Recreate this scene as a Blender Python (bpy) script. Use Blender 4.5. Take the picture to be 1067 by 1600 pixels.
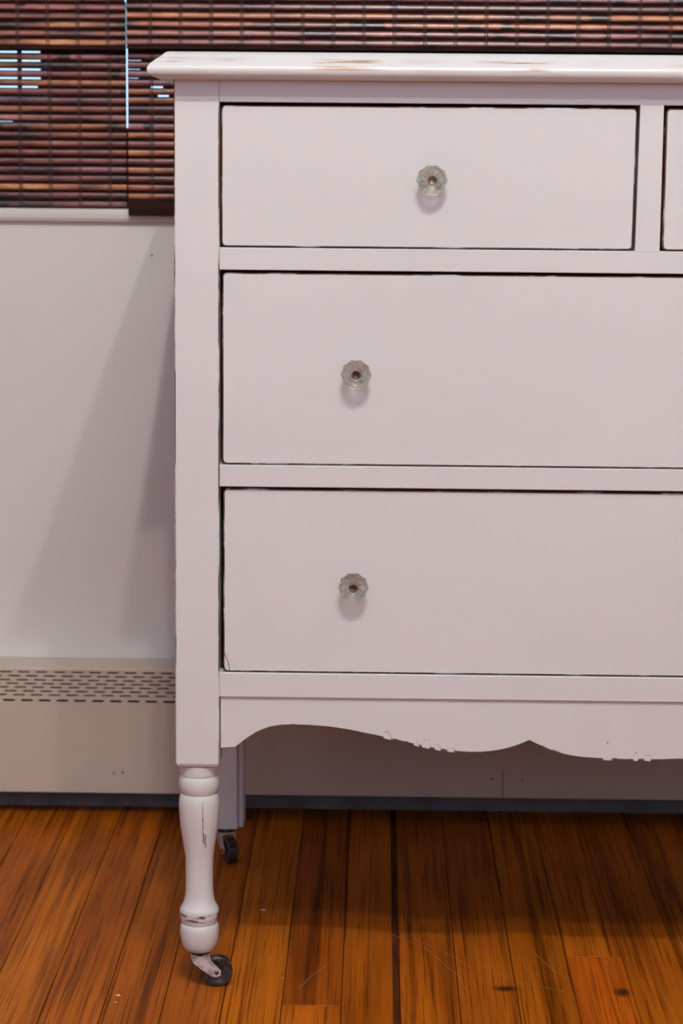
import bpy, math, random
from mathutils import Vector, Matrix

# ------------------------------------------------------------------ clear
for o in list(bpy.data.objects):
    bpy.data.objects.remove(o, do_unlink=True)
scene = bpy.context.scene
COL = scene.collection
random.seed(7)

# ------------------------------------------------------------------ camera
PITCH, YAW, ROLL = 0.1540323, 0.0155191, 0.0084775
fwd = Vector((-math.sin(YAW) * math.cos(PITCH), math.cos(YAW) * math.cos(PITCH), -math.sin(PITCH)))
r0 = Vector((math.cos(YAW), math.sin(YAW), 0))
u0 = r0.cross(fwd)
right = math.cos(ROLL) * r0 + math.sin(ROLL) * u0
up = right.cross(fwd)
cam_data = bpy.data.cameras.new('camera')
cam = bpy.data.objects.new('camera', cam_data)
COL.objects.link(cam)
cam.matrix_world = Matrix(((right.x, up.x, -fwd.x, 0), (right.y, up.y, -fwd.y, 0),
                           (right.z, up.z, -fwd.z, 0.80008), (0, 0, 0, 1)))
cam_data.sensor_fit = 'VERTICAL'
cam_data.sensor_height = 36
cam_data.sensor_width = 24
cam_data.lens = 3475.7 / 1600 * 36
cam_data.clip_start = 0.05
cam_data.dof.use_dof = True
cam_data.dof.focus_distance = 2.11
cam_data.dof.aperture_fstop = 9.0
scene.camera = cam

# ------------------------------------------------------------------ world and lights
world = bpy.data.worlds.new('world')
scene.world = world
world.use_nodes = True
bg = world.node_tree.nodes['Background']
bg.inputs[0].default_value = (0.70, 0.76, 1.0, 1)
bg.inputs[1].default_value = 2.0


def ceiling_bulb(name, loc, watts, col=(1.0, 0.95, 0.86), radius=0.022):
    l = bpy.data.lights.new(name, 'POINT')
    l.energy = watts
    l.color = col
    l.shadow_soft_size = radius
    o = bpy.data.objects.new(name, l)
    o.location = loc
    COL.objects.link(o)


ceiling_bulb('ceiling_bulb', (0.34, 0.54, 2.40), 36)
ceiling_bulb('ceiling_bulb', (0.03, 0.55, 2.40), 36)
ceiling_bulb('ceiling_bulb', (0.02, 0.15, 2.40), 36)

scene.view_settings.view_transform = 'Standard'
scene.view_settings.look = 'None'
scene.view_settings.exposure = 0.0
scene.view_settings.gamma = 1.0
scene.view_settings.use_curve_mapping = False


# ------------------------------------------------------------------ mesh helpers
class MB:
    """collects polygons; build() links them as ONE mesh object"""

    def __init__(self):
        self.v, self.f, self.m = [], [], []

    def poly(self, pts, mi=0):
        b = len(self.v)
        self.v += [tuple(p) for p in pts]
        self.f.append(tuple(range(b, b + len(pts))))
        self.m.append(mi)

    def add(self, verts, faces, mi=0):
        b = len(self.v)
        self.v += [tuple(p) for p in verts]
        for f in faces:
            self.f.append(tuple(i + b for i in f))
            self.m.append(mi)

    def box(self, x0, x1, y0, y1, z0, z1, mi=0):
        v = [(x0, y0, z0), (x1, y0, z0), (x1, y1, z0), (x0, y1, z0), (x0, y0, z1), (x1, y0, z1), (x1, y1, z1), (x0, y1, z1)]
        self.add(v, [(3, 2, 1, 0), (4, 5, 6, 7), (0, 1, 5, 4), (1, 2, 6, 5), (2, 3, 7, 6), (3, 0, 4, 7)], mi)

    def loft(self, rings, mi=0, close=True, caps=True):
        """rings: lists of points of equal length"""
        n = len(rings[0])
        verts = [p for r in rings for p in r]
        faces = []
        for k in range(len(rings) - 1):
            for i in range(n if close else n - 1):
                j = (i + 1) % n
                faces.append((k * n + i, k * n + j, (k + 1) * n + j, (k + 1) * n + i))
        if caps:
            faces.append(tuple(reversed(range(n))))
            faces.append(tuple((len(rings) - 1) * n + i for i in range(n)))
        self.add(verts, faces, mi)

    def mesh(self, name, mats, smooth=False):
        me = bpy.data.meshes.new(name)
        me.from_pydata(self.v, [], self.f)
        if not isinstance(mats, (list, tuple)):
            mats = [mats]
        for m in mats:
            me.materials.append(m)
        for p, mi in zip(me.polygons, self.m):
            p.material_index = mi
            p.use_smooth = smooth
        me.update()
        return me

    def build(self, name, mats, parent=None, smooth=False, loc=None, auto=None):
        me = self.mesh(name, mats, smooth or auto is not None)
        if auto is not None:
            me.set_sharp_from_angle(angle=math.radians(auto))
        o = bpy.data.objects.new(name, me)
        COL.objects.link(o)
        if parent is not None:
            o.parent = parent
        if loc:
            o.location = loc
        return o


def fix_normals(o):
    import bmesh
    bm = bmesh.new()
    bm.from_mesh(o.data)
    bmesh.ops.remove_doubles(bm, verts=bm.verts, dist=1e-6)
    bmesh.ops.recalc_face_normals(bm, faces=bm.faces)
    bm.to_mesh(o.data)
    bm.free()
    return o


def empty(name, loc):
    o = bpy.data.objects.new(name, None)
    o.location = loc
    o.empty_display_size = 0.05
    COL.objects.link(o)
    return o


def tag(o, label=None, cat=None, group=None, kind=None):
    if label: o['label'] = label
    if cat: o['category'] = cat
    if group: o['group'] = group
    if kind: o['kind'] = kind
    return o


def child(o, parent):
    """parent while keeping world coordinates baked in the mesh"""
    o.parent = parent
    o.matrix_parent_inverse = Matrix.Translation(-parent_world(parent))
    return o


def parent_world(p):
    t = Vector(p.location)
    q = p
    while q.parent is not None:
        break
    return t


# ------------------------------------------------------------------ materials
def new_mat(name):
    m = bpy.data.materials.new(name)
    m.use_nodes = True
    nt = m.node_tree
    return m, nt, nt.nodes['Principled BSDF']


def N(nt, kind, **kw):
    n = nt.nodes.new(kind)
    for k, v in kw.items():
        if k in n.inputs:
            n.inputs[k].default_value = v
        else:
            setattr(n, k, v)
    return n


def coords(nt, scale, src='Object', offset_random=False):
    tc = N(nt, 'ShaderNodeTexCoord')
    mp = N(nt, 'ShaderNodeMapping')
    mp.inputs['Scale'].default_value = scale
    nt.links.new(tc.outputs[src], mp.inputs['Vector'])
    if offset_random:
        oi = N(nt, 'ShaderNodeObjectInfo')
        mu = N(nt, 'ShaderNodeMath', operation='MULTIPLY')
        mu.inputs[1].default_value = 173.0
        nt.links.new(oi.outputs['Random'], mu.inputs[0])
        cb = N(nt, 'ShaderNodeCombineXYZ')
        for k in range(3):
            nt.links.new(mu.outputs[0], cb.inputs[k])
        nt.links.new(cb.outputs[0], mp.inputs['Location'])
    return mp.outputs['Vector']


def noise(nt, vec, scale=1.0, detail=3.0, rough=0.55, dist=0.0):
    n = N(nt, 'ShaderNodeTexNoise')
    n.inputs['Scale'].default_value = scale
    n.inputs['Detail'].default_value = detail
    n.inputs['Roughness'].default_value = rough
    n.inputs['Distortion'].default_value = dist
    nt.links.new(vec, n.inputs['Vector'])
    return n.outputs['Fac']


def ramp(nt, fac, stops):
    r = N(nt, 'ShaderNodeValToRGB')
    e = r.color_ramp.elements
    while len(e) > 1:
        e.remove(e[-1])
    e[0].position = stops[0][0]
    e[0].color = (*stops[0][1], 1) if len(stops[0][1]) == 3 else stops[0][1]
    for p, c in stops[1:]:
        x = e.new(p)
        x.color = (*c, 1)
    nt.links.new(fac, r.inputs['Fac'])
    return r.outputs['Color']


def mix(nt, fac, a, b, mode='MIX'):
    m = N(nt, 'ShaderNodeMix', data_type='RGBA', blend_type=mode)
    for sock, val in ((0, fac), (6, a), (7, b)):
        if isinstance(val, (int, float)):
            m.inputs[sock].default_value = val
        elif isinstance(val, tuple):
            m.inputs[sock].default_value = (*val, 1) if len(val) == 3 else val
        else:
            nt.links.new(val, m.inputs[sock])
    return m.outputs[2]


def bump(nt, bsdf, h, strength, dist=0.001):
    b = N(nt, 'ShaderNodeBump')
    b.inputs['Strength'].default_value = strength
    b.inputs['Distance'].default_value = dist
    nt.links.new(h, b.inputs['Height'])
    nt.links.new(b.outputs[0], bsdf.inputs['Normal'])


def grey(v):
    return (v, v, v)


WHITE = (0.715, 0.725, 0.735)
WOOD = (0.17, 0.075, 0.05)


def paint_material(name, base=WHITE, rough=0.42, brush=(6, 6, 260), strength=0.10):
    m, nt, b = new_mat(name)
    v = coords(nt, (3, 3, 3))
    c = ramp(nt, noise(nt, v, 1.0, 2), [(0.3, tuple(x * 0.97 for x in base)), (0.7, tuple(min(1, x * 1.02) for x in base))])
    nt.links.new(c, b.inputs['Base Color'])
    b.inputs['Roughness'].default_value = rough
    v2 = coords(nt, brush)
    bump(nt, b, noise(nt, v2, 1.0, 3), strength, 0.0008)
    return m


def worn_material(name, lo, hi, scale, base=WHITE, wood=WOOD):
    """white paint rubbed through to brown wood where the noise is high"""
    m, nt, b = new_mat(name)
    v = coords(nt, scale)
    f = ramp(nt, noise(nt, v, 1.0, 5, 0.65), [(lo, grey(0)), (hi, grey(1))])
    v2 = coords(nt, (40, 40, 40))
    w = ramp(nt, noise(nt, v2, 1.0, 3), [(0.3, tuple(x * 0.5 for x in wood)), (0.7, tuple(x * 1.6 for x in wood))])
    nt.links.new(mix(nt, f, base, w), b.inputs['Base Color'])
    b.inputs['Roughness'].default_value = 0.5
    return m


M = {}
M['paint'] = paint_material('white_paint')
M['paint_v'] = paint_material('white_paint_upright', brush=(260, 260, 6))
M['edge'] = worn_material('worn_drawer_edge', 0.36, 0.46, (22, 22, 22))
M['edge_soft'] = worn_material('worn_post_edge', 0.50, 0.58, (9, 9, 9))
M['edge_apron'] = worn_material('worn_apron_edge', 0.46, 0.56, (30, 30, 30))

# top slab: rubbed streaks along the nose
m, nt, b = new_mat('white_paint_top')
vg = coords(nt, (7, 40, 260))
streak = noise(nt, vg, 1.0, 4, 0.6)
vl = coords(nt, (8, 8, 8))
big = noise(nt, vl, 1.0, 1.5)
sm = N(nt, 'ShaderNodeMath', operation='MULTIPLY')
nt.links.new(ramp(nt, streak, [(0.50, grey(0)), (0.58, grey(1))]), sm.inputs[0])
nt.links.new(ramp(nt, big, [(0.52, grey(0)), (0.60, grey(1))]), sm.inputs[1])
sep = N(nt, 'ShaderNodeSeparateXYZ')
tc = N(nt, 'ShaderNodeTexCoord')
nt.links.new(tc.outputs['Object'], sep.inputs[0])
mr = N(nt, 'ShaderNodeMapRange')
mr.inputs[1].default_value = 0.8855
mr.inputs[2].default_value = 0.8875
nt.links.new(sep.outputs[2], mr.inputs[0])
mr2 = N(nt, 'ShaderNodeMapRange')
mr2.inputs[1].default_value = 0.8985
mr2.inputs[2].default_value = 0.8955
nt.links.new(sep.outputs[2], mr2.inputs[0])
s2 = N(nt, 'ShaderNodeMath', operation='MULTIPLY')
nt.links.new(mr.outputs[0], s2.inputs[0])
nt.links.new(mr2.outputs[0], s2.inputs[1])
s3 = N(nt, 'ShaderNodeMath', operation='MULTIPLY')
nt.links.new(sm.outputs[0], s3.inputs[0])
nt.links.new(s2.outputs[0], s3.inputs[1])
nt.links.new(mix(nt, s3.outputs[0], WHITE, (0.42, 0.24, 0.15)), b.inputs['Base Color'])
b.inputs['Roughness'].default_value = 0.32
bump(nt, b, streak, 0.15, 0.0008)
M['top'] = m

# turned leg: thin rub marks
m, nt, b = new_mat('white_paint_leg')
v = coords(nt, (170, 170, 26))
f1 = ramp(nt, noise(nt, v, 1.0, 3, 0.6), [(0.72, grey(0)), (0.76, grey(1))])
nt.links.new(mix(nt, f1, WHITE, (0.16, 0.11, 0.09)), b.inputs['Base Color'])
b.inputs['Roughness'].default_value = 0.33
v2 = coords(nt, (5, 5, 420))
bump(nt, b, noise(nt, v2, 1.0, 2), 0.12, 0.0008)
M['leg'] = m
M['leg_worn'] = worn_material('worn_leg_ring', 0.50, 0.56, (70, 70, 160), wood=(0.14, 0.05, 0.04))

m, nt, b = new_mat('raw_wood_inside')
v = coords(nt, (6, 6, 60))
nt.links.new(ramp(nt, noise(nt, v), [(0.3, (0.10, 0.05, 0.03)), (0.7, (0.20, 0.11, 0.06))]), b.inputs['Base Color'])
b.inputs['Roughness'].default_value = 0.8
M['raw'] = m

m, nt, b = new_mat('bare_wood_chip')
v = coords(nt, (200, 200, 200))
nt.links.new(ramp(nt, noise(nt, v), [(0.35, (0.10, 0.045, 0.03)), (0.7, (0.28, 0.15, 0.10))]), b.inputs['Base Color'])
b.inputs['Roughness'].default_value = 0.7
M['chip'] = m

m, nt, b = new_mat('knob_glass')
b.inputs['Base Color'].default_value = (0.84, 0.88, 0.80, 1)
b.inputs['Roughness'].default_value = 0.015
b.inputs['IOR'].default_value = 1.5
b.inputs['Transmission Weight'].default_value = 1.0
tr = N(nt, 'ShaderNodeBsdfTransparent')
tr.inputs[0].default_value = (0.9, 0.92, 0.9, 1)
mx = N(nt, 'ShaderNodeMixShader')
mx.inputs[0].default_value = 0.22
out = nt.nodes['Material Output']
nt.links.new(b.outputs[0], mx.inputs[1])
nt.links.new(tr.outputs[0], mx.inputs[2])
nt.links.new(mx.outputs[0], out.inputs[0])
M['glass'] = m


def metal(name, a, c, rough, metallic=1.0, sc=120):
    m, nt, b = new_mat(name)
    v = coords(nt, (sc, sc, sc))
    nt.links.new(ramp(nt, noise(nt, v, 1.0, 4), [(0.42, a), (0.62, c)]), b.inputs['Base Color'])
    b.inputs['Metallic'].default_value = metallic
    b.inputs['Roughness'].default_value = rough
    return m


M['brass'] = metal('aged_brass', (0.10, 0.068, 0.055), (0.27, 0.19, 0.15), 0.45, 0.8, 220)
M['dark_metal'] = metal('dark_tarnished_metal', (0.03, 0.03, 0.03), (0.10, 0.11, 0.10), 0.5)
M['steel'] = metal('worn_nickel', (0.74, 0.72, 0.78), (0.40, 0.33, 0.33), 0.40, 0.35)
M['wheel'] = metal('dark_wheel', (0.018, 0.015, 0.018), (0.06, 0.05, 0.045), 0.35, 0.0, 200)

# wall
m, nt, b = new_mat('wall_paint')
v = coords(nt, (1.3, 1.3, 2.0))
c = ramp(nt, noise(nt, v, 1.0, 4), [(0.3, (0.75, 0.745, 0.74)), (0.7, (0.80, 0.795, 0.79))])
nt.links.new(c, b.inputs['Base Color'])
b.inputs['Roughness'].default_value = 0.55
v2 = coords(nt, (28, 28, 55))
bump(nt, b, noise(nt, v2, 1.0, 4), 0.22, 0.002)
M['wall'] = m

m, nt, b = new_mat('grey_blue_fill_tint')  # unseen walls coloured darker and cooler to tint the fill light
nt.links.new(ramp(nt, noise(nt, coords(nt, (2, 2, 2))), [(0.3, (0.33, 0.34, 0.40)), (0.7, (0.36, 0.37, 0.43))]), b.inputs['Base Color'])
b.inputs['Roughness'].default_value = 0.6
M['wall_blue'] = m

m, nt, b = new_mat('heater_enamel')
v = coords(nt, (5, 5, 5))
nt.links.new(ramp(nt, noise(nt, v, 1.0, 4), [(0.3, (0.60, 0.515, 0.43)), (0.7, (0.65, 0.56, 0.475))]), b.inputs['Base Color'])
b.inputs['Roughness'].default_value = 0.45
M['heater'] = m
m, nt, b = new_mat('heater_inside')
v = coords(nt, (60, 60, 60))
nt.links.new(ramp(nt, noise(nt, v), [(0.3, (0.012, 0.012, 0.011)), (0.7, (0.03, 0.028, 0.026))]), b.inputs['Base Color'])
b.inputs['Roughness'].default_value = 0.8
M['heater_in'] = m
m, nt, b = new_mat('heater_back_plate')
v = coords(nt, (30, 30, 30))
nt.links.new(ramp(nt, noise(nt, v), [(0.3, (0.13, 0.125, 0.13)), (0.7, (0.20, 0.19, 0.20))]), b.inputs['Base Color'])
b.inputs['Roughness'].default_value = 0.7
M['heater_back'] = m

# floor planks (colour of the plank from the object colour)
m, nt, b = new_mat('oak_plank')
oi = N(nt, 'ShaderNodeObjectInfo')
vg = coords(nt, (85, 1.5, 20), offset_random=True)
g1 = ramp(nt, noise(nt, vg, 1.0, 4, 0.6, 0.6), [(0.32, (0.42, 0.36, 0.34)), (0.50, (0.92, 0.92, 0.92)), (0.72, (1.18, 1.18, 1.15))])
vp = coords(nt, (430, 5, 50), offset_random=True)
g2 = ramp(nt, noise(nt, vp, 1.0, 3, 0.6), [(0.36, (0.45, 0.38, 0.35)), (0.47, (1.0, 1.0, 1.0))])
vb = coords(nt, (9, 3, 9), offset_random=True)
g3 = ramp(nt, noise(nt, vb, 1.0, 3), [(0.3, (0.70, 0.64, 0.62)), (0.7, (1.15, 1.15, 1.15))])
c = mix(nt, 1.0, oi.outputs['Color'], g1, 'MULTIPLY')
c = mix(nt, 1.0, c, g2, 'MULTIPLY')
c = mix(nt, 1.0, c, g3, 'MULTIPLY')
nt.links.new(c, b.inputs['Base Color'])
b.inputs['Roughness'].default_value = 0.45
b.inputs['Specular IOR Level'].default_value = 0.10
bump(nt, b, noise(nt, coords(nt, (300, 8, 40), offset_random=True), 1.0, 3), 0.12, 0.0006)
M['plank'] = m

m, nt, b = new_mat('dark_floor_joint')
v = coords(nt, (50, 5, 5))
nt.links.new(ramp(nt, noise(nt, v), [(0.3, (0.012, 0.006, 0.004)), (0.7, (0.035, 0.015, 0.008))]), b.inputs['Base Color'])
b.inputs['Roughness'].default_value = 0.8
M['joint'] = m

m, nt, b = new_mat('joint_filler_brown')
v = coords(nt, (300, 14, 5))
nt.links.new(ramp(nt, noise(nt, v, 1.0, 4), [(0.35, (0.035, 0.010, 0.004)), (0.68, (0.13, 0.035, 0.006))]), b.inputs['Base Color'])
b.inputs['Roughness'].default_value = 0.9
b.inputs['Specular IOR Level'].default_value = 0.08
M['filler'] = m

m, nt, b = new_mat('wood_knot')
tcn = N(nt, 'ShaderNodeTexCoord')
mp = N(nt, 'ShaderNodeMapping')
mp.inputs['Scale'].default_value = (0.62 / 0.011, 0.62 / 0.011, 0)
nt.links.new(tcn.outputs['Object'], mp.inputs[0])
ln = N(nt, 'ShaderNodeVectorMath', operation='LENGTH')
nt.links.new(mp.outputs[0], ln.inputs[0])
nz = noise(nt, coords(nt, (260, 260, 1)), 1.0, 3)
ad = N(nt, 'ShaderNodeMath', operation='ADD')
nt.links.new(ln.outputs['Value'], ad.inputs[0])
nt.links.new(nz, ad.inputs[1])
al = ramp(nt, ad.outputs[0], [(0.40, grey(0.80)), (0.98, grey(0.0))])
# ramp input is clamped to 0..1, so scale the distance first
sc = N(nt, 'ShaderNodeMath', operation='MULTIPLY')
sc.inputs[1].default_value = 0.72
nt.links.new(ad.outputs[0], sc.inputs[0])
nt.links.new(sc.outputs[0], al.node.inputs[0])
nt.links.new(al, b.inputs['Alpha'])
b.inputs['Base Color'].default_value = (0.035, 0.014, 0.008, 1)
b.inputs['Roughness'].default_value = 0.5
M['knot'] = m

m, nt, b = new_mat('floor_scratch')
v = coords(nt, (90, 90, 1))
nt.links.new(ramp(nt, noise(nt, v), [(0.3, (0.30, 0.12, 0.03)), (0.7, (0.50, 0.26, 0.10))]), b.inputs['Base Color'])
b.inputs['Roughness'].default_value = 0.6
M['scratch'] = m

m, nt, b = new_mat('pale_crumb')
v = coords(nt, (300, 300, 300))
nt.links.new(ramp(nt, noise(nt, v), [(0.3, (0.45, 0.38, 0.30)), (0.7, (0.75, 0.7, 0.62))]), b.inputs['Base Color'])
M['crumb'] = m

# bamboo slats
m, nt, b = new_mat('stained_bamboo')
oi = N(nt, 'ShaderNodeObjectInfo')
v1 = coords(nt, (13, 40, 40), offset_random=True)
n1 = noise(nt, v1, 1.0, 3, 0.6)
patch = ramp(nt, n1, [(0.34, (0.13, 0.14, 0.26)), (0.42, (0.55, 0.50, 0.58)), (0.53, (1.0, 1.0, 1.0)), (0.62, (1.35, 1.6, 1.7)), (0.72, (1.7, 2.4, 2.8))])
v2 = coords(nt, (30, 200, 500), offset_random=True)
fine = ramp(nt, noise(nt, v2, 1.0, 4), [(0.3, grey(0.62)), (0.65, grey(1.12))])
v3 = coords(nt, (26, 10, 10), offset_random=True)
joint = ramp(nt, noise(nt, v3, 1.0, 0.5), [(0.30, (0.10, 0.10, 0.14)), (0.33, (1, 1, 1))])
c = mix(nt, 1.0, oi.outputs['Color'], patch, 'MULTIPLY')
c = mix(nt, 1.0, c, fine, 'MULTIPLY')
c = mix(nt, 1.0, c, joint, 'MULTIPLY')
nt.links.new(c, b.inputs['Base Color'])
b.inputs['Roughness'].default_value = 0.36
b.inputs['Specular IOR Level'].default_value = 0.5
b.inputs['Coat Weight'].default_value = 1.0
b.inputs['Coat Roughness'].default_value = 0.27
bump(nt, b, noise(nt, v2, 1.0, 3), 0.2, 0.0006)
M['slat'] = m

m, nt, b = new_mat('dark_reed')
v = coords(nt, (20, 300, 300))
nt.links.new(ramp(nt, noise(nt, v), [(0.3, (0.012, 0.006, 0.006)), (0.7, (0.045, 0.016, 0.012))]), b.inputs['Base Color'])
b.inputs['Roughness'].default_value = 0.8
b.inputs['Specular IOR Level'].default_value = 0.12
M['reed'] = m
m, nt, b = new_mat('dark_thread')
v = coords(nt, (300, 300, 300))
nt.links.new(ramp(nt, noise(nt, v), [(0.3, (0.02, 0.008, 0.008)), (0.7, (0.06, 0.02, 0.018))]), b.inputs['Base Color'])
b.inputs['Roughness'].default_value = 0.8
M['thread'] = m

m, nt, b = new_mat('window_trim_paint')
v = coords(nt, (4, 4, 4))
nt.links.new(ramp(nt, noise(nt, v), [(0.3, (0.66, 0.64, 0.62)), (0.7, (0.72, 0.70, 0.68))]), b.inputs['Base Color'])
b.inputs['Roughness'].default_value = 0.4
M['trim'] = m
m, nt, b = new_mat('window_glass')
b.inputs['Transmission Weight'].default_value = 1.0
b.inputs['Roughness'].default_value = 0.0
b.inputs['IOR'].default_value = 1.1
b.inputs['Base Color'].default_value = (0.95, 0.98, 1, 1)
M['pane'] = m
m, nt, b = new_mat('shade_dark_sash')  # shade behind the blinds put into the sash colour
v = coords(nt, (5, 5, 60))
nt.links.new(ramp(nt, noise(nt, v), [(0.3, (0.030, 0.014, 0.010)), (0.7, (0.065, 0.030, 0.020))]), b.inputs['Base Color'])
b.inputs['Roughness'].default_value = 0.6
M['sash'] = m
m = bpy.data.materials.new('evening_sky')
m.use_nodes = True
nt = m.node_tree
nt.nodes.clear()
em = nt.nodes.new('ShaderNodeEmission')
tcs = nt.nodes.new('ShaderNodeTexCoord')
nzz = nt.nodes.new('ShaderNodeTexNoise')
nzz.inputs['Scale'].default_value = 1.5
nt.links.new(tcs.outputs['Object'], nzz.inputs['Vector'])
cl = ramp(nt, nzz.outputs['Fac'], [(0.35, (0.36, 0.62, 0.95)), (0.7, (0.55, 0.80, 1.0))])
nt.links.new(cl, em.inputs[0])
em.inputs[1].default_value = 1.6
oo = nt.nodes.new('ShaderNodeOutputMaterial')
nt.links.new(em.outputs[0], oo.inputs[0])
M['sky'] = m

# ================================================================== SETTING
WALL = 2.720            # room face of the window wall
# ---- floor with separate planks
mb = MB()
mb.box(-1.9, 2.3, -1.2, 2.87, -0.06, -0.007)
floor = tag(mb.build('floor', M['joint']), 'dark stained oak strip floor running toward the window wall', None, None, 'structure')
PW, PX0 = 0.0572, 0.0291
known = {-2: [2.0489], 3: [2.1931], -1: [1.62], 0: [1.45], 1: [1.2], 2: [1.3], -3: [1.52], -4: [1.75, 2.66], -5: [1.4], 4: [1.7]}
gapR = {-1: 0.0066}     # the wide dark joint
tones = [(0.48, 0.128, 0.006), (0.45, 0.118, 0.006), (0.51, 0.140, 0.007), (0.42, 0.108, 0.006), (0.48, 0.124, 0.005), (0.53, 0.150, 0.007)]
tone_of = {(-2, 0): (0.46, 0.115, 0.006), (-2, 1): (0.43, 0.105, 0.006), (3, 0): (0.52, 0.112, 0.006), (2, 0): (0.76, 0.22, 0.008), (4, 0): (0.70, 0.20, 0.008), (3, 1): (0.56, 0.15, 0.006),
           (0, 0): (0.64, 0.175, 0.007), (1, 0): (0.66, 0.178, 0.006), (-1, 0): 1, (-3, 0): 0, (-4, 0): 1, (-5, 0): (0.52, 0.15, 0.008), (-6, 0): 1, (-7, 0): 3}
planks = {}
for i in range(-31, 36):
    cuts = known.get(i)
    if cuts is None:
        cuts = [random.uniform(0.9, 1.95)]
    ys = [-1.2] + ([cuts[0] - 0.75] if cuts[0] > 1.0 else []) + cuts + [2.855]
    x0, x1 = PX0 + i * PW + 0.0004, PX0 + (i + 1) * PW - 0.0004 - gapR.get(i, 0)
    # only the pieces near the picture are split; far ones run on
    segs = list(zip(ys[:-1], ys[1:]))
    for k, (ya, yb) in enumerate(segs):
        if yb < 0.2:
            pass
        mb = MB()
        cx, cy = (x0 + x1) / 2, (ya + yb) / 2
        hx, hy = (x1 - x0) / 2, (yb - ya) / 2 - 0.0004
        e = 0.0005
        dz = random.uniform(-0.0003, 0.0)
        ring = lambda ax, ay, z: [(-ax, -ay, z), (ax, -ay, z), (ax, ay, z), (-ax, ay, z)]
        mb.loft([ring(hx, hy, -0.007), ring(hx, hy, -e + dz), ring(hx - e, hy - e, dz)])
        p = mb.build('plank', M['plank'], floor, loc=(cx, cy, 0))
        last = k - (len(segs) - len(cuts) - 1)
        t = tone_of.get((i, last), None)
        if t is None:
            t = tones[random.randrange(6)]
        elif isinstance(t, int):
            t = tones[t]
        j = random.uniform(0.93, 1.06)
        p.color = (t[0] * j, t[1] * j, t[2] * j, 1)
        planks[(i, k)] = (p, ya, yb, cx, cy)


# brown filler pressed into the wide joint
mb = MB()
mb.box(PX0 - 0.0075, PX0 + 0.0005, -1.19, 2.85, -0.006, -0.0008)
mb.build('joint_filler', M['filler'], floor)


def plank_at(x, y):
    i = math.floor((x - PX0) / PW)
    for (a, k), q in planks.items():
        if a == i and q[1] <= y <= q[2]:
            return q


for (x, y, rx, ry) in ((0.1335, 2.0985, 0.0085, 0.0050), (0.2475, 2.0935, 0.0050, 0.0075)):
    mb = MB()
    n = 14
    mb.poly([(1.45 * 0.011 * math.cos(2 * math.pi * k / n), 1.45 * 0.011 * math.sin(2 * math.pi * k / n), 0) for k in range(n)])
    q = plank_at(x, y)
    o = mb.build('knot', M['knot'], q[0], loc=(x - q[3], y - q[4], 0.00025))
    o.scale = (rx / 0.011 * 1.5, ry / 0.011 * 1.5, 1)

# hairline scratches on the boards
for pts in ([(0.105, 2.165), (0.150, 2.115), (0.205, 2.085), (0.262, 2.035)], [(0.022, 2.250), (0.055, 2.215), (0.088, 2.130), (0.095, 2.085)],
            [(0.045, 2.24), (0.085, 2.185), (0.100, 2.160)], [(0.165, 2.21), (0.185, 2.15), (0.195, 2.13)], [(0.232, 2.23), (0.240, 2.17)],
            [(-0.045, 2.155), (-0.060, 2.125), (-0.070, 2.09)]):
    mb = MB()
    P3 = [Vector((a, c2, 0.0003)) for a, c2 in pts]
    w = 0.00035
    for a, c2 in zip(P3[:-1], P3[1:]):
        d = (c2 - a).normalized()
        nrm = Vector((-d.y, d.x, 0)) * w
        mb.poly([a + nrm, a - nrm, c2 - nrm, c2 + nrm])
    mb.build('scratch', M['scratch'], floor)

# ---- window wall with an opening
SILL_Z = 0.7470
OX0, OX1, OZ1 = -1.02, 1.05, 1.95
mb = MB()
YB = 2.86
mb.box(-1.9, 2.3, WALL, YB, 0.0, SILL_Z - 0.016)
mb.box(-1.9, OX0, WALL, YB, SILL_Z - 0.016, OZ1)
mb.box(OX1, 2.3, WALL, YB, SILL_Z - 0.016, OZ1)
mb.box(-1.9, 2.3, WALL, YB, OZ1, 2.5)
tag(mb.build('wall_back', M['wall']), 'off-white painted plaster wall below the window', None, None, 'structure')

# ---- rest of the room: side walls and ceiling and an unseen rear wall, its opening set high for fill light
mb = MB()
mb.box(-2.0, -1.9, -1.2, YB, 0.0, 2.5)
tag(mb.build('wall_left', M['wall_blue']), 'unseen side wall at the left of the room, grey-blue to cool the fill light', None, None, 'structure')
mb = MB()
mb.box(2.3, 2.4, -1.2, YB, 0.0, 2.5)
tag(mb.build('wall_right', M['wall_blue']), 'unseen side wall at the right of the room, grey-blue to cool the fill light', None, None, 'structure')
mb = MB()
mb.box(-2.0, 2.4, -1.3, -1.2, 0.0, 1.0)
mb.box(-2.0, -1.4, -1.3, -1.2, 1.0, 2.3)
mb.box(1.8, 2.4, -1.3, -1.2, 1.0, 2.3)
mb.box(-2.0, 2.4, -1.3, -1.2, 2.3, 2.5)
tag(mb.build('wall_front', M['wall_blue']), 'unseen grey-blue wall behind the camera, wide opening set high for fill light from above', None, None, 'structure')
mb = MB()
mb.box(-2.0, 2.4, -1.3, YB, 2.5, 2.6)
tag(mb.build('ceiling', M['trim']), 'plain white ceiling of the room', None, None, 'structure')

# sill moulding
mb = MB()
prof = [(2.86, SILL_Z), (2.7135, SILL_Z), (2.7112, SILL_Z - 0.002), (2.7105, SILL_Z - 0.006), (2.7105, SILL_Z - 0.011), (2.7125, SILL_Z - 0.0150), (2.718, SILL_Z - 0.016), (2.86, SILL_Z - 0.016)]
mb.loft([[(OX0 - 0.05, y, z) for y, z in prof], [(OX1 + 0.05, y, z) for y, z in prof]])
o = fix_normals(mb.build('trim_1', M['trim'], auto=None))
tag(o, 'white painted window sill moulding under the blinds', None, None, 'structure')

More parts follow.
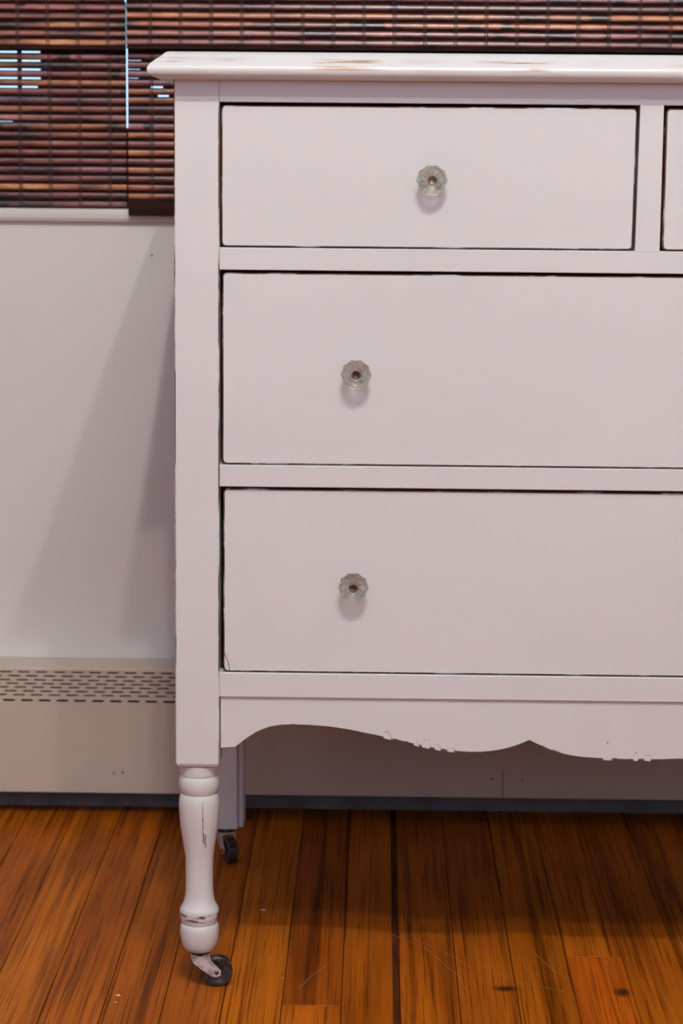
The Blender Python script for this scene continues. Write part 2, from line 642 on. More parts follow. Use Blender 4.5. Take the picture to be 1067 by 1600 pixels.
# window: frame, mullion, bottom rails and panes
win = tag(empty('window_1', (0.0, 2.80, SILL_Z)), 'double window behind the woven blinds, frame coloured dark for shade', None, None, 'structure')


def wpart(name, boxes, mat):
    mb = MB()
    for bx_ in boxes:
        mb.box(*bx_)
    o = mb.build(name, mat)
    child(o, win)
    return o


wpart('mullion', [(-0.408, -0.318, 2.775, 2.82, SILL_Z, OZ1)], M['sash'])
wpart('sash_frame', [(OX0, -0.408, 2.785, 2.82, SILL_Z, 0.845), (OX0, OX0 + 0.05, 2.785, 2.82, 0.845, OZ1)], M['sash'])
wpart('sash_frame', [(-0.318, OX1, 2.785, 2.82, SILL_Z, 0.845), (OX1 - 0.05, OX1, 2.785, 2.82, 0.845, OZ1)], M['sash'])
wpart('pane', [(OX0 + 0.05, -0.408, 2.800, 2.803, 0.845, OZ1)], M['pane'])
wpart('pane', [(-0.318, OX1 - 0.05, 2.800, 2.803, 0.845, OZ1)], M['pane'])
mb = MB()
mb.box(-1.3, 1.35, 3.00, 3.01, 0.4, 2.3)
tag(mb.build('evening_sky', M['sky']), 'pale blue evening sky outside the window', None, None, 'structure')

# ================================================================== BASEBOARD HEATER
HF, HZ0, HZ1 = 2.660, 0.0325, 0.1895
HX0, HX1 = -1.45, 1.85
ht = tag(empty('baseboard_heater', (0.2, 2.69, 0.0)), 'long cream enamel baseboard heater with rows of slots along the wall', 'heater')
mb = MB()
rows = [(0.1843, 0.0019), (0.1793, 0.0019), (0.1743, 0.0019), (0.1697, 0.0019), (0.1651, 0.0019), (0.1602, 0.0019), (0.1554, 0.0019), (0.1486, 0.0027)]
pitch, sl = 0.0219, 0.0142
z_hi = HZ1 - 0.0015
q = lambda xa, xb, za, zb: mb.poly([(xa, HF, za), (xb, HF, za), (xb, HF, zb), (xa, HF, zb)])
prev = z_hi
for r, (zc, hh) in enumerate(rows):
    za, zb = zc - hh / 2, zc + hh / 2
    q(HX0, HX1, zb, prev)
    start = -0.4365 - r * 0.01205
    k0 = math.ceil((HX0 - start) / pitch)
    x = HX0
    k = k0
    while True:
        s = start + k * pitch
        if s + sl > HX1:
            break
        q(x, s, za, zb)
        # returns of the slot, so that the sheet shows its thickness
        d = HF + 0.0012
        mb.poly([(s, HF, za), (s + sl, HF, za), (s + sl, d, za), (s, d, za)])
        mb.poly([(s, HF, zb), (s, d, zb), (s + sl, d, zb), (s + sl, HF, zb)])
        x = s + sl
        k += 1
    q(x, HX1, za, zb)
    prev = za
q(HX0, HX1, HZ0, prev)
# rolled top edge, top, bottom lip, ends
mb.poly([(HX0, HF, z_hi), (HX1, HF, z_hi), (HX1, HF + 0.0015, HZ1), (HX0, HF + 0.0015, HZ1)])
mb.poly([(HX0, HF + 0.0015, HZ1), (HX1, HF + 0.0015, HZ1), (HX1, WALL, HZ1 + 0.0005), (HX0, WALL, HZ1 + 0.0005)])
mb.poly([(HX0, HF, HZ0), (HX0, HF + 0.010, HZ0 - 0.001), (HX1, HF + 0.010, HZ0 - 0.001), (HX1, HF, HZ0)])
o = mb.build('front_panel', M['heater'])
child(o, ht)
mb = MB()
mb.box(HX0, HX1, WALL - 0.007, WALL - 0.0005, 0.0, HZ1 - 0.001)
o = mb.build('back_plate', M['heater_back'])
child(o, ht)
mb = MB()
mb.box(HX0 - 0.006, HX0 + 0.001, HF - 0.001, WALL - 0.0005, 0.0, HZ1 + 0.001)
mb2 = MB()
mb2.box(HX1 - 0.001, HX1 + 0.006, HF - 0.001, WALL - 0.0005, 0.0, HZ1 + 0.001)
for q_ in (mb, mb2):
    child(q_.build('end_cap', M['heater']), ht)
mb = MB()
mb.box(HX0, HX1, HF + 0.012, WALL - 0.008, 0.066, 0.128)
child(mb.build('heating_element', M['heater_in']), ht)
mb = MB()
mb.box(0.1598, 0.1606, HF - 0.0004, HF + 0.0005, HZ0, 0.068)
child(mb.build('panel_seam', M['heater_in']), ht)
for (x, z) in ((0.1465, 0.0568), (0.1840, 0.0558), (-0.3195, 0.0575), (-0.3085, 0.0585)):
    mb = MB()
    n = 8
    r_ = 0.0016
    mb.loft([[(x + r_ * k * math.cos(2 * math.pi * i / n), HF - d, z + r_ * k * math.sin(2 * math.pi * i / n)) for i in range(n)] for k, d in ((1, -0.0002), (0.8, 0.0004))])
    child(fix_normals(mb.build('rivet', M['brass'])), ht)

# small nail in the wall below the sill
mb = MB()
n = 8
mb.loft([[(r_ * math.cos(2 * math.pi * i / n), -d, r_ * math.sin(2 * math.pi * i / n)) for i in range(n)] for r_, d in ((0.0007, -0.004), (0.0007, 0.0008), (0.0013, 0.0009), (0.0011, 0.0016))])
tag(fix_normals(mb.build('nail', M['dark_metal'], loc=(-0.2757, WALL, 0.6912))), 'tiny dark nail head in the white wall just below the sill', 'nail')

# ================================================================== WOVEN BLINDS
SP, SH = 0.01035, 0.0067       # row pitch, slat height
ZHEM = 0.9395                  # lower edge of the valance fold


def slat_mesh(name, x0, x1, seed):
    rnd = random.Random(seed)
    mb = MB()
    n = 9
    rings = []
    for k in range(n):
        x = x0 + (x1 - x0) * k / (n - 1)
        dz = rnd.uniform(-0.0002, 0.0002)
        h = SH / 2
        prof = [(0.0010, -h), (-0.0004, -h * 0.97), (-0.0011, -h * 0.72), (-0.0013, 0), (-0.0011, h * 0.72), (-0.0004, h * 0.97), (0.0010, h)]
        rings.append([(x, y, z + dz) for y, z in prof])
    mb.loft(rings)
    return mb


SLATCOL = [(0.36, 0.100, 0.045), (0.46, 0.140, 0.050), (0.27, 0.070, 0.045), (0.20, 0.052, 0.048), (0.52, 0.180, 0.070), (0.32, 0.095, 0.075), (0.22, 0.070, 0.085)]


def blind(label, x0, x1, ymain, yval, zbot, ztop, slits, bottom_bar, threads_from):
    root = tag(empty('woven_blind', ((x0 + x1) / 2, ymain, zbot)), label, 'window blind', 'woven bamboo blinds over the window')
    cx = (x0 + x1) / 2
    meshes = []
    for s in range(3):
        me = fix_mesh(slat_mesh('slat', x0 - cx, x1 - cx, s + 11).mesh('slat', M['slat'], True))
        me.set_sharp_from_angle(angle=math.radians(55))
        meshes.append(me)
    reed = MB()

    def reeds(zc, y, spans, pairs=((-0.00090, 0.00098), (0.00090, 0.00098))):
        for (a, b2) in spans:
            for dz, h in pairs:
                reed.loft([[(x, y + 0.0008, zc + dz - h), (x, y - 0.0004, zc + dz), (x, y + 0.0008, zc + dz + h)] for x in (a, b2)])

    zstart = zbot + (0.0135 if bottom_bar else 0.004)
    rows_ = []
    z = ZHEM - 0.0112
    while z - SH / 2 > zstart - 0.003:
        rows_.append((z, ymain))
        zlast = z
        z -= SP
    z = ZHEM + 0.002 + SH / 2
    while z < ztop:
        rows_.append((z, yval))
        z += SP
    for k, (z, y) in enumerate(rows_):
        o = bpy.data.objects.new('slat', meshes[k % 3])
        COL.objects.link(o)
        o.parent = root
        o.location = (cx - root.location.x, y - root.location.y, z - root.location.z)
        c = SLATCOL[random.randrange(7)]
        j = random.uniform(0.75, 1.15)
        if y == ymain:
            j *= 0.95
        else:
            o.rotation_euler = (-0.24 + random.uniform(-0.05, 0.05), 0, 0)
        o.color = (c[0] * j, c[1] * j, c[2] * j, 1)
        # reeds above each slat
        zc = z + SP / 2
        spans = [(x0, x1)]
        if y == ymain and k < 14:
            for (kr, a, b2, thin) in slits:
                if kr == k:
                    # what is left of the reeds in a loose place
                    reeds(zc, y, [(a, b2)], ((-0.0014, 0.0005), (0.0016, 0.0004)) if thin else ((-0.0010, 0.0009), (0.0012, 0.0007)))
                    ns = []
                    for (p, q2) in spans:
                        if b2 <= p or a >= q2:
                            ns.append((p, q2))
                        else:
                            if a > p: ns.append((p, a))
                            if b2 < q2: ns.append((b2, q2))
                    spans = ns
        reeds(zc, y, spans)
    # strip added behind the valance to block daylight at the top gap
    zt = ZHEM + 0.004
    reed.box(x0, x1, ymain + 0.0002, ymain + 0.0015, zt - 0.0085, zt + 0.05)
    ob = fix_normals(reed.build('reeds', M['reed']))
    child(ob, root)
    ob['kind'] = 'stuff'
    # weaving threads
    th = MB()
    x = threads_from
    while x > x0 + 0.02:
        x -= 0.0362
    while x < x1 - 0.004:
        for d in (-0.0014, 0.0014):
            if x + d > x0 + 0.003:
                th.box(x + d - 0.0006, x + d + 0.0006, ymain - 0.0021, ymain - 0.0013, zstart - 0.003, ZHEM - 0.006)
                th.box(x + d - 0.0006, x + d + 0.0006, yval - 0.0021, yval - 0.0013, ZHEM + 0.001, ztop)
        x += 0.0362
    ob = th.build('threads', M['thread'])
    child(ob, root)
    ob['kind'] = 'stuff'
    # hem slat of the valance and bottom bar
    hm = MB()
    hm.box(x0, x1, yval + 0.0005, yval + 0.0025, ZHEM - 0.0030, ZHEM + 0.0015)
    child(hm.build('valance_hem', M['reed']), root)
    if bottom_bar:
        bb = MB()
        y = ymain
        zt = zlast - SH / 2 - 0.0012
        pr = [(y + 0.003, zbot), (y - 0.0018, zbot), (y - 0.0026, zbot + 0.002), (y - 0.0026, zt - 0.002), (y - 0.0018, zt), (y + 0.003, zt)]
        bb.loft([[(x0, a, c) for a, c in pr], [(x1, a, c) for a, c in pr]])
    else:
        bb = MB()
        bb.box(x0, x1, ymain - 0.001, ymain + 0.0015, zbot, zlast - SH / 2 - 0.0008)
    ob = fix_normals(bb.build('bottom_bar', M['reed']))
    child(ob, root)
    ob.color = (0.07, 0.02, 0.014, 1)
    return root


def fix_mesh(me):
    import bmesh
    bm = bmesh.new()
    bm.from_mesh(me)
    bmesh.ops.recalc_face_normals(bm, faces=bm.faces)
    bm.to_mesh(me)
    bm.free()
    return me


sl_left = []
for kr in range(0, 5):
    sl_left += [(kr, -0.70, -0.4385, True), (kr, -0.4330, -0.4105 if kr < 4 else -0.414, True)]
sl_left += [(8, -0.462, -0.445, False), (9, -0.462, -0.430, False), (1, -0.318, -0.309, False), (2, -0.318, -0.309, False), (10, -0.318, -0.309, False)]
sl_right = [(1, -0.3010, -0.286, False), (2, -0.3010, -0.287, False), (3, -0.3010, -0.289, False), (4, -0.274, -0.260, True), (5, -0.266, -0.253, True)]
blind('dark brown woven bamboo blind at left, ending on the white sill', -0.985, -0.3068, 2.7305, 2.7185, 0.7475, 1.42, sl_left, False, -0.4357)
blind('dark brown woven bamboo blind behind the dresser, hanging lower over the sill', -0.3018, 0.99, 2.7040, 2.6910, 0.7395, 1.42, sl_right, True, -0.2735)

# ================================================================== DRESSER
F = 2.079                       # plane of the post and rail fronts
CX = 0.2515                     # middle of the dresser
BK = 2.527                      # back
XL, XPR = -0.1900, -0.1480      # left post
XR, XPL = 2 * CX - XL, 2 * CX - XPR
dresser = tag(empty('dresser', (CX, (F + BK) / 2, 0)), 'white painted three-tier dresser with glass knobs and turned legs on casters', 'dresser')


def part(mb, name, mats, smooth=False, auto=None, fix=True, parent=dresser):
    o = mb.build(name, mats, None, smooth, None, None)
    if fix:
        fix_normals(o)
    if auto is not None:
        for p in o.data.polygons:
            p.use_smooth = True
        o.data.set_sharp_from_angle(angle=math.radians(auto))
    o.parent = parent
    if parent is dresser:
        o.matrix_parent_inverse = Matrix.Translation(-dresser.location)
    else:
        o.matrix_parent_inverse = Matrix.Identity(4)
    return o


def sub(mb, name, mats, parent, **kw):
    """sub-part: meshes are in world space; the parent part sits at the dresser's identity"""
    o = part(mb, name, mats, parent=parent, **kw)
    return o


# ---- top slab with ogee nose: swept profile (inset, height below the top)
TZ = 0.9030
prof = [(0.0190, 0.0), (0.0160, -0.0008), (0.0125, -0.0040), (0.0070, -0.0080), (0.0025, -0.0118), (0.0004, -0.0150), (0.0, -0.0172), (0.0012, -0.0205), (0.0050, -0.0232), (0.0110, -0.0247), (0.0230, -0.0250)]
TX0, TX1, TY0, TY1 = -0.2122, 2 * CX + 0.2122, 2.0535, 2.531
mb = MB()
rings = []
for ins, dz in prof:
    z = TZ + dz
    rings.append([(TX0 + ins, TY0 + ins, z), (TX1 - ins, TY0 + ins, z), (TX1 - ins, TY1, z), (TX0 + ins, TY1, z)])
mb.loft(rings)
# subdivide the long edges a little so the corner is crisp but the nose shades smoothly
part(mb, 'top', M['top'], auto=38)


# ---- square posts with chamfered edges
def post_rings(x0, x1, y0, y1, c, zs):
    out_ = []
    for z, ins in zs:
        a0, a1, b0, b1 = x0 + ins, x1 - ins, y0 + ins, y1 - ins
        out_.append([(a0 + c, b0, z), (a1 - c, b0, z), (a1, b0 + c, z), (a1, b1 - c, z), (a1 - c, b1, z), (a0 + c, b1, z), (a0, b1 - c, z), (a0, b0 + c, z)])
    return out_


LEG = [(0.0150, 0.2262), (0.0188, 0.2244), (0.0186, 0.2154), (0.0176, 0.2148), (0.0183, 0.2136), (0.0191, 0.2118), (0.0197, 0.2088), (0.0199, 0.2054), (0.0196, 0.2020), (0.0189, 0.1988), (0.0178, 0.1966), (0.0176, 0.1960), (0.0182, 0.1948),
       (0.0192, 0.1918), (0.0198, 0.1884), (0.0199, 0.1830), (0.0197, 0.1780), (0.0194, 0.1720), (0.0189, 0.1658), (0.0182, 0.1605), (0.0174, 0.1554), (0.0164, 0.1483), (0.0153, 0.1412), (0.0144, 0.1360), (0.0138, 0.1308), (0.0135, 0.1204), (0.0134, 0.1047), (0.0137, 0.0965),
       (0.0142, 0.0910), (0.0156, 0.0851), (0.0172, 0.0818), (0.0185, 0.0798), (0.0191, 0.0780), (0.0193, 0.0760), (0.0191, 0.0724), (0.0186, 0.0690), (0.0179, 0.0662), (0.0174, 0.0643), (0.0180, 0.0633),
       (0.0186, 0.0622), (0.0191, 0.0590), (0.0192, 0.0555), (0.0190, 0.0520), (0.0185, 0.0483), (0.0178, 0.0448), (0.0167, 0.0412), (0.0153, 0.0385), (0.0135, 0.0365), (0.0102, 0.0352)]


def caster(parent, cx, cy, ang):
    """swivel caster under a leg; ang turns it about the upright stem"""
    ca, sa = math.cos(ang), math.sin(ang)

    def T(p):
        return (cx + p[0] * ca - p[1] * sa, cy + p[0] * sa + p[1] * ca, p[2])
    n = 20
    mb = MB()
    mb.loft([[T((r * math.cos(2 * math.pi * i / n), r * math.sin(2 * math.pi * i / n), z)) for i in range(n)] for r, z in ((0.0085, 0.0375), (0.0092, 0.0352), (0.0092, 0.0335), (0.0080, 0.0318))])
    sub(mb, 'caster_ring', M['dark_metal'], parent, auto=40)
    # wheel, axis along local y
    wx, wz, R_ = 0.0172, 0.0152, 0.0152
    mb = MB()
    n = 32
    prof_ = [(0.004, -0.0052), (0.0095, -0.0052), (0.0105, -0.0060), (0.0138, -0.0060), (0.0150, -0.0048), (0.0152, 0.0), (0.0150, 0.0048), (0.0138, 0.0060), (0.0105, 0.0060), (0.0095, 0.0052), (0.004, 0.0052)]
    mb.loft([[T((wx + r * math.cos(2 * math.pi * i / n), y, wz + r * math.sin(2 * math.pi * i / n))) for i in range(n)] for r, y in prof_])
    sub(mb, 'caster_wheel', M['wheel'], parent, auto=40)
    # fork: two cheek plates joined by a crown
    pl = [(-0.0092, 0.0330), (0.0098, 0.0335), (0.0105, 0.0285), (0.0165, 0.0215), (0.0205, 0.0170), (0.0200, 0.0125), (0.0160, 0.0108), (0.0105, 0.0120), (0.0020, 0.0185), (-0.0070, 0.0262)]
    mb = MB()
    for s in (-1, 1):
        y0, y1 = s * 0.0072, s * 0.0086
        mb.loft([[T((x, y0, z)) for x, z in pl], [T((x, y1, z)) for x, z in pl]])
    cr = [(-0.0092, 0.0318), (0.0098, 0.0318), (0.0098, 0.0337), (-0.0092, 0.0337)]
    mb.loft([[T((x, -0.0086, z)) for x, z in cr], [T((x, 0.0086, z)) for x, z in cr]])
    sub(mb, 'caster_fork', M['steel'], parent)
    mb = MB()
    n = 12
    for s in (-1, 1):
        mb.loft([[T((wx - 0.001 + r * math.cos(2 * math.pi * i / n), s * y, wz + 0.0006 + r * math.sin(2 * math.pi * i / n))) for i in range(n)] for r, y in ((0.0022, 0.0084), (0.0022, 0.0096), (0.0012, 0.0102))])
    sub(mb, 'caster_axle', M['brass'], parent)


def front_leg(mirror):
    f = (lambda x: 2 * CX - x) if mirror else (lambda x: x)
    x0, x1 = sorted((f(XL), f(XPR)))
    mb = MB()
    rg = post_rings(x0, x1, F, F + 0.042, 0.0010, [(0.2258, 0.0035), (0.2275, 0.0012), (0.2300, 0.0), (0.8785, 0.0)])
    mb.loft(rg)
    # chamfer faces on the front corners are rubbed
    for i, fc in enumerate(mb.f):
        if len(fc) == 4:
            vs = [mb.v[k] for k in fc]
            fx = {round(p[0], 5) for p in vs}
            fy = {round(p[1], 5) for p in vs}
            if len(fx) == 2 and len(fy) == 2 and min(p[1] for p in vs) < F + 0.002 and max(p[2] for p in vs) > 0.8:
                mb.m[i] = 1
    o = part(mb, 'leg', [M['paint_v'], M['edge_soft']])
    cx_ = (x0 + x1) / 2
    cy_ = F + 0.0210
    n = 48
    mb = MB()
    mb.loft([[(cx_ + r * math.cos(2 * math.pi * i / n), cy_ + r * math.sin(2 * math.pi * i / n), z) for i in range(n)] for r, z in LEG])
    for i, fc in enumerate(mb.f):
        zz = [mb.v[k][2] for k in fc]
        if max(zz) < 0.0765 and min(zz) > 0.0685:
            mb.m[i] = 1
    sub(mb, 'turned_shaft', [M['leg'], M['leg_worn']], o, auto=42)
    # long rubbed scratches down the swelling of the shaft
    if not mirror:
        def rad(z):
            for (ra, za), (rb, zb) in zip(LEG[:-1], LEG[1:]):
                if zb <= z <= za:
                    return ra + (rb - ra) * (za - z) / max(1e-9, za - zb)
            return 0.018
        for (dx, za, zb, w_) in ((0.0048, 0.1905, 0.1500, 0.00028), (0.0056, 0.1600, 0.1480, 0.0004), (0.0072, 0.1575, 0.1440, 0.0005), (0.0050, 0.1760, 0.1640, 0.0004), (-0.0035, 0.1820, 0.1815, 0.003)):
            mb = MB()
            k_ = 8
            rings_ = []
            for t in range(k_ + 1):
                z = za + (zb - za) * t / k_
                wob = 0.0003 * math.sin(t * 2.3 + dx * 900)
                ring_ = []
                for sx, off in ((-w_, 0.0), (w_, 0.0), (w_, -0.0006), (-w_, -0.0006)):
                    x_ = dx + wob + sx
                    ring_.append((cx_ + x_, cy_ - math.sqrt(max(1e-8, rad(z) ** 2 - x_ ** 2)) - 0.00012 - off, z))
                rings_.append(ring_)
            mb.loft(rings_)
            sub(mb, 'scratch', M['chip'] if dx > 0 else M['paint'], o)
    caster(o, cx_ + 0.0005, cy_ - 0.003, 0.12 if not mirror else 2.6)
    return o


def rear_leg(mirror):
    f = (lambda x: 2 * CX - x) if mirror else (lambda x: x)
    x0, x1 = sorted((f(-0.1900), f(-0.1560)))
    mb = MB()
    mb.loft(post_rings(x0, x1, BK - 0.042, BK, 0.0010, [(0.0415, 0.0), (0.8785, 0.0)]))
    o = part(mb, 'leg', M['paint_v'])
    xa, xb = sorted((f(-0.1565), f(-0.1490)))
    mb = MB()
    mb.loft(post_rings(xa, xb, BK - 0.036, BK, 0.0020, [(0.0420, 0.0), (0.8785, 0.0)]))
    sub(mb, 'bead_strip', M['paint_v'], o)
    caster(o, (x0 + x1) / 2 + (0.002 if not mirror else -0.002), BK - 0.022, -1.2 if not mirror else 2.2)
    return o


for mir in (False, True):
    front_leg(mir)
    rear_leg(mir)


# ---- carcass
def slab(name, b6, mat, e=0.0006):
    x0, x1, y0, y1, z0, z1 = b6
    mb = MB()
    ring = lambda i, y: [(x0 + i, y, z0 + i), (x1 - i, y, z0 + i), (x1 - i, y, z1 - i), (x0 + i, y, z1 - i)]
    mb.loft([ring(e, y0), ring(0, y0 + e), ring(0, y1)])
    return part(mb, name, mat)


for mir in (False, True):
    a, c2 = sorted(((2 * CX - x) if mir else x) for x in (-0.1860, -0.1760))
    slab('side_panel', (a, c2, F + 0.042, BK - 0.042, 0.2600, 0.8780), M['paint'])
slab('back_panel', (-0.1565, 2 * CX + 0.1565, BK - 0.010, BK - 0.004, 0.285, 0.8775), M['raw'])
slab('bottom_panel', (-0.1755, 2 * CX + 0.1755, F + 0.0215, BK - 0.0105, 0.2990, 0.3080), M['raw'])
RX0, RX1 = XPR + 0.0002, XPL - 0.0002
slab('rail', (RX0, RX1, F, F + 0.021, 0.8580, 0.8783), M['paint'])
slab('rail', (RX0, RX1, F, F + 0.060, 0.7042, 0.7249), M['paint'])
slab('rail', (RX0, RX1, F, F + 0.060, 0.5003, 0.5210), M['paint'])
slab('rail', (RX0, RX1, F, F + 0.021, 0.2965, 0.3203), M['paint'])
mb = MB()
st = [(0.2390, 0.8582), (0.2605, 0.8582), (0.2604, 0.7247), (0.2378, 0.7247)]
mb.loft([[(x, F, z) for x, z in st], [(x, F + 0.05, z) for x, z in st]])
part(mb, 'stile', M['paint_v'])

# ---- scalloped apron
half = [(-0.1468, 0.2445), (-0.1330, 0.2458), (-0.1251, 0.2522), (-0.1190, 0.2567), (-0.1128, 0.2608), (-0.1066, 0.2638), (-0.1005, 0.2660), (-0.0928, 0.2678), (-0.0851, 0.2687), (-0.0743, 0.2689), (-0.0635, 0.2686), (-0.0512, 0.2679), (-0.0389, 0.2666), (-0.0265, 0.2648), (-0.0142, 0.2627), (0.0105, 0.2579), (0.0352, 0.2521),
        (0.0475, 0.2494), (0.0599, 0.2471), (0.0722, 0.2454), (0.0845, 0.2443), (0.0938, 0.2439), (0.1030, 0.2439), (0.1122, 0.2446), (0.1214, 0.2461), (0.1300, 0.2484), (0.1367, 0.2507), (0.1501, 0.2562), (0.1570, 0.2527), (0.1644, 0.2496), (0.1737, 0.2460), (0.1830, 0.2430), (0.1922, 0.2412), (0.2015, 0.2401), (0.2138, 0.2393), (0.2261, 0.2389), (0.2390, 0.2387)]
low = half + [(CX, 0.2387)] + [(2 * CX - x, z) for x, z in reversed(half)]
mb = MB()
AY0, AY1, AT = F + 0.003, F + 0.020, 0.2965
e = 0.0009
for (xa, za), (xb, zb) in zip(low[:-1], low[1:]):
    mb.poly([(xa, AY0, za + e), (xb, AY0, zb + e), (xb, AY0, AT), (xa, AY0, AT)])
    mb.poly([(xa, AY0, za + e), (xa, AY0 + e, za), (xb, AY0 + e, zb), (xb, AY0, zb + e)], 1)
    mb.poly([(xa, AY0 + e, za), (xa, AY1, za), (xb, AY1, zb), (xb, AY0 + e, zb)])
    mb.poly([(xa, AY1, za), (xa, AY1, AT), (xb, AY1, AT), (xb, AY1, zb)])
mb.poly([(low[0][0], AY0, AT), (low[-1][0], AY0, AT), (low[-1][0], AY1, AT), (low[0][0], AY1, AT)])
for x, z in (low[0], low[-1]):
    mb.poly([(x, AY0, z + e), (x, AY0, AT), (x, AY1, AT), (x, AY1, z), (x, AY0 + e, z)])
apron = part(mb, 'apron', [M['paint'], M['edge_apron']])


def zlow(x):
    for (xa, za), (xb, zb) in zip(low[:-1], low[1:]):
        if xa <= x <= xb:
            return za + (zb - za) * (x - xa) / (xb - xa)
    return 0.25


def chip(name, pts, mat, y0, th):
    """thin flake or bare patch on the front of the apron: outline in x, z"""
    mb = MB()
    mb.loft([[(x, y0, z) for x, z in pts], [(x, y0 - th, z) for x, z in pts]])
    sub(mb, name, mat, apron)


rc = random.Random(3)
for x, w_, h_ in ((0.0135, 0.0085, 0.0070), (0.0415, 0.0060, 0.0045), (0.0510, 0.0085, 0.0085), (0.0620, 0.0060, 0.0050), (0.0745, 0.0070, 0.0050),
                  (0.2250, 0.0095, 0.0180), (0.2525, 0.0050, 0.0080), (0.2640, 0.0070, 0.0060)):
    # dark crack line around a lifted flake of paint
    zl = zlow(x)
    n = 7
    arc = []
    for k in range(n + 1):
        a = math.pi * k / n
        j = rc.uniform(0.82, 1.1)
        arc.append((x - math.cos(a) * w_ / 2 * j, zlow(x - math.cos(a) * w_ / 2) + math.sin(a) * h_ * j))
    inner = [(x + (px - x) * 0.93, zl + (pz - zl) * 0.945 - 0.0001) for px, pz in arc]
    ok = n // 2 + (1 if rc.random() > 0.5 else 0)
    mb = MB()
    for k in range(1, n):
        if rc.random() < 0.45:
            continue
        p, q2, r_, s_ = arc[k], arc[k + 1], inner[k + 1], inner[k]
        mb.loft([[(a_, AY0 + 0.0003, b_) for a_, b_ in (p, q2, r_, s_)], [(a_, AY0 - 0.00025, b_) for a_, b_ in (p, q2, r_, s_)]])
    if mb.v:
        sub(mb, 'paint_crack', M['chip'], apron)
    fl = [(px, pz) for px, pz in inner]
    fl[0] = (fl[0][0], zlow(fl[0][0]) - 0.0008)
    fl[-1] = (fl[-1][0], zlow(fl[-1][0]) - 0.0010)
    chip('paint_flake', fl, M['paint'], AY0 + 0.0002, 0.0008)
for x, w_ in ((0.0225, 0.0060), (0.0330, 0.0075), (0.0680, 0.0035), (0.1765, 0.0120), (0.1640, 0.006), (0.2335, 0.0060), (0.2590, 0.0040)):
    pts = [(x - w_ / 2, zlow(x - w_ / 2) + 0.0001), (x - w_ / 4, zlow(x - w_ / 4) + 0.0016), (x + w_ / 5, zlow(x + w_ / 5) + 0.0012), (x + w_ / 2, zlow(x + w_ / 2) + 0.0006), (x + w_ / 2, zlow(x + w_ / 2) - 0.0001)]
    chip('bare_patch', pts, M['chip'], AY0 + 0.0006, 0.0009)

# ---- drawers: rounded front with a rubbed brown arris
KN = 10


def knob(parent, x, z, yface, rot):
    mb = MB()
    n = 40
    rings = []
    # distance from the drawer face, radius, depth of the flutes
    for d, r, fl, zig in ((0.0, 0.0066, 0, 0), (0.0040, 0.0058, 0, 0), (0.0085, 0.0092, 0.5, 0.05), (0.0125, 0.0136, 1, 0), (0.0150, 0.0146, 1, 0), (0.0172, 0.0138, 1, -0.03), (0.0190, 0.0118, 0.6, 0.07), (0.0200, 0.0100, 0, 0), (0.0186, 0.0070, 0, 0), (0.0176, 0.0056, 0.0, 0), (0.0175, 0.0030, 0.0, 0)):
        ring = []
        for i in range(n):
            a = 2 * math.pi * i / n + rot
            t = (a / (2 * math.pi / KN)) % 1.0
            # ten flat facets with a shallow flute pressed into each
            face = math.cos(math.pi / KN) / math.cos((t - 0.5) * 2 * math.pi / KN)
            rr = r * (1 - fl * (1 - face)) * (1 - 0.030 * fl * math.sin(math.pi * t)) * (1 + zig * math.cos(2 * math.pi * t))
            ring.append((x + rr * math.cos(a), yface - d, z + rr * math.sin(a)))
        rings.append(ring)
    mb.loft(rings)
    sub(mb, 'knob', M['glass'], parent, auto=12)
    mb = MB()
    n = 16
    mb.loft([[(x + r * math.cos(2 * math.pi * i / n), yface - d, z + r * math.sin(2 * math.pi * i / n)) for i in range(n)] for r, d in ((0.0030, 0.0174), (0.0041, 0.0180), (0.0043, 0.0196), (0.0039, 0.0202), (0.0024, 0.0198), (0.0008, 0.0190))])
    sub(mb, 'knob_screw', M['brass'], parent, auto=40)
    mb = MB()
    mb.loft([[(x + r * math.cos(2 * math.pi * i / n), yface - d, z + r * math.sin(2 * math.pi * i / n)) for i in range(n)] for r, d in ((0.0078, -0.0002), (0.0078, 0.0006), (0.0074, 0.0010))])
    sub(mb, 'knob_collar', M['steel'], parent, auto=40)


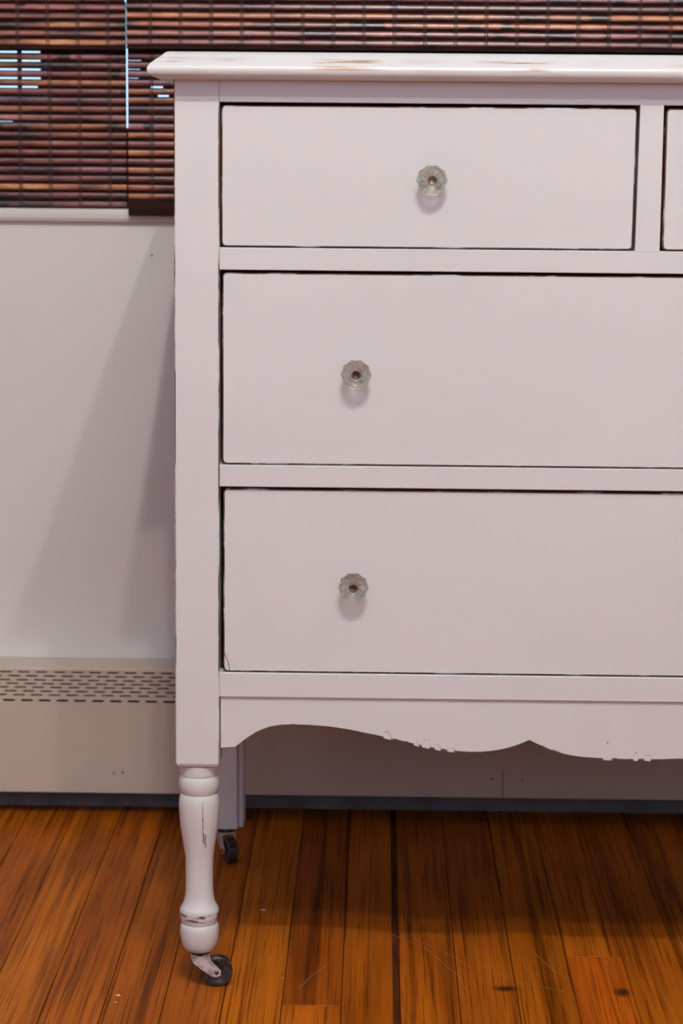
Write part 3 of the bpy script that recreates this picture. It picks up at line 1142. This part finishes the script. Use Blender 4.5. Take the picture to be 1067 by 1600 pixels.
def drawer(x0, x1, z0, z1, y, knobs, skew=0.0, tilt=0.0):
    """front panel; skew leans the right edge, tilt sets the top back"""
    mb = MB()
    R_ = 0.0045

    def outline(i, yy):
        pts = []
        for (cx_, cz_, a0) in ((x1 - R_, z1 - R_, 0), (x0 + R_, z1 - R_, 90), (x0 + R_, z0 + R_, 180), (x1 - R_, z0 + R_, 270)):
            for k in range(5):
                a = math.radians(a0 + 22.5 * k)
                px, pz = cx_ + (R_ - i) * math.cos(a), cz_ + (R_ - i) * math.sin(a)
                t = (pz - z0) / (z1 - z0)
                s = (px - x0) / (x1 - x0)
                pts.append((px - skew * s * (1 - t), yy + tilt * t, pz))
        return pts
    mb.loft([outline(0.0012, y), outline(0.0, y + 0.0014), outline(0.0, y + 0.019)])
    for i, fc in enumerate(mb.f):
        if len(fc) == 4:
            mb.m[i] = 1
    o = part(mb, 'drawer', [M['paint'], M['edge']])
    # box behind the front
    bx = MB()
    a0, a1, c0, c1 = x0 + 0.006, x1 - 0.006, z0 + 0.004, z1 - 0.012
    yb0, yb1 = y + 0.0195 + tilt, BK - 0.03
    t = 0.010
    bx.box(a0, a0 + t, yb0, yb1, c0, c1)
    bx.box(a1 - t, a1, yb0, yb1, c0, c1)
    bx.box(a0 + t, a1 - t, yb1 - t, yb1, c0, c1)
    bx.box(a0 + t, a1 - t, yb0, yb1 - t, c0 + 0.006, c0 + 0.011)
    sub(bx, 'drawer_box', M['raw'], o, fix=False)
    for (kx, kz, rot) in knobs:
        t_ = (kz - z0) / (z1 - z0)
        knob(o, kx, kz, y + tilt * t_, rot)
    return o


DY = F + 0.0022
drawer(-0.1462, 0.2366, 0.7258, 0.8552, DY, [(0.0484, 0.7883, 0.2)], skew=0.0010)
drawer(0.2632, 2 * CX + 0.1462, 0.7258, 0.8552, DY, [(2 * CX - 0.0484, 0.7883, 0.5)])
drawer(-0.1453, 2 * CX + 0.1453, 0.5218, 0.7015, DY, [(-0.0197, 0.6085, 0.1), (2 * CX + 0.0197, 0.6085, 0.3)], tilt=0.0008)
d3 = drawer(-0.1442, 2 * CX + 0.1442, 0.3212, 0.4978, DY, [(-0.0203, 0.4068, 0.35), (2 * CX + 0.0203, 0.4068, 0.1)], tilt=0.0022)
# paint split in the lower left corner of the bottom drawer
mb = MB()
cr = [(-0.1430, 0.3385), (-0.1410, 0.3345), (-0.1395, 0.3300), (-0.1386, 0.3255), (-0.1384, 0.3217)]
for (xa, za), (xb, zb) in zip(cr[:-1], cr[1:]):
    w = 0.00035
    pts = [(xa - w, za), (xa + w, za), (xb + w, zb), (xb - w, zb)]
    mb.loft([[(x, DY + 0.0005, z) for x, z in pts], [(x, DY - 0.0002, z) for x, z in pts]])
sub(mb, 'paint_crack', M['chip'], d3)

# ---- crumbs on the boards
for (x, y, s, r, lab) in ((-0.2455, 2.0660, 0.0028, 0.4, 'pale paint crumb on the boards left of the caster, the larger of a pair'), (-0.2465, 2.0480, 0.0016, 1.0, 'tiny pale crumb lying just in front of a larger crumb left of the caster'),
                          (-0.1175, 2.3230, 0.0030, -0.3, 'pale paint crumb on the floor between the turned leg and the dresser shadow'), (-0.0870, 2.1190, 0.0014, 0.2, 'tiny pale crumb on the boards right of the caster')):
    mb = MB()
    n = 6
    base_ = [(s * math.cos(2 * math.pi * i / n + r) * (1.2 if i % 2 else 0.8), s * 0.5 * math.sin(2 * math.pi * i / n + r), 0.0) for i in range(n)]
    top_ = [(p[0] * 0.6, p[1] * 0.6, s * 0.35) for p in base_]
    mb.loft([base_, top_])
    tag(fix_normals(mb.build('paint_crumb', M['crumb'], loc=(x, y, 0.0001))), lab, 'crumb', 'pale crumbs on the floor')
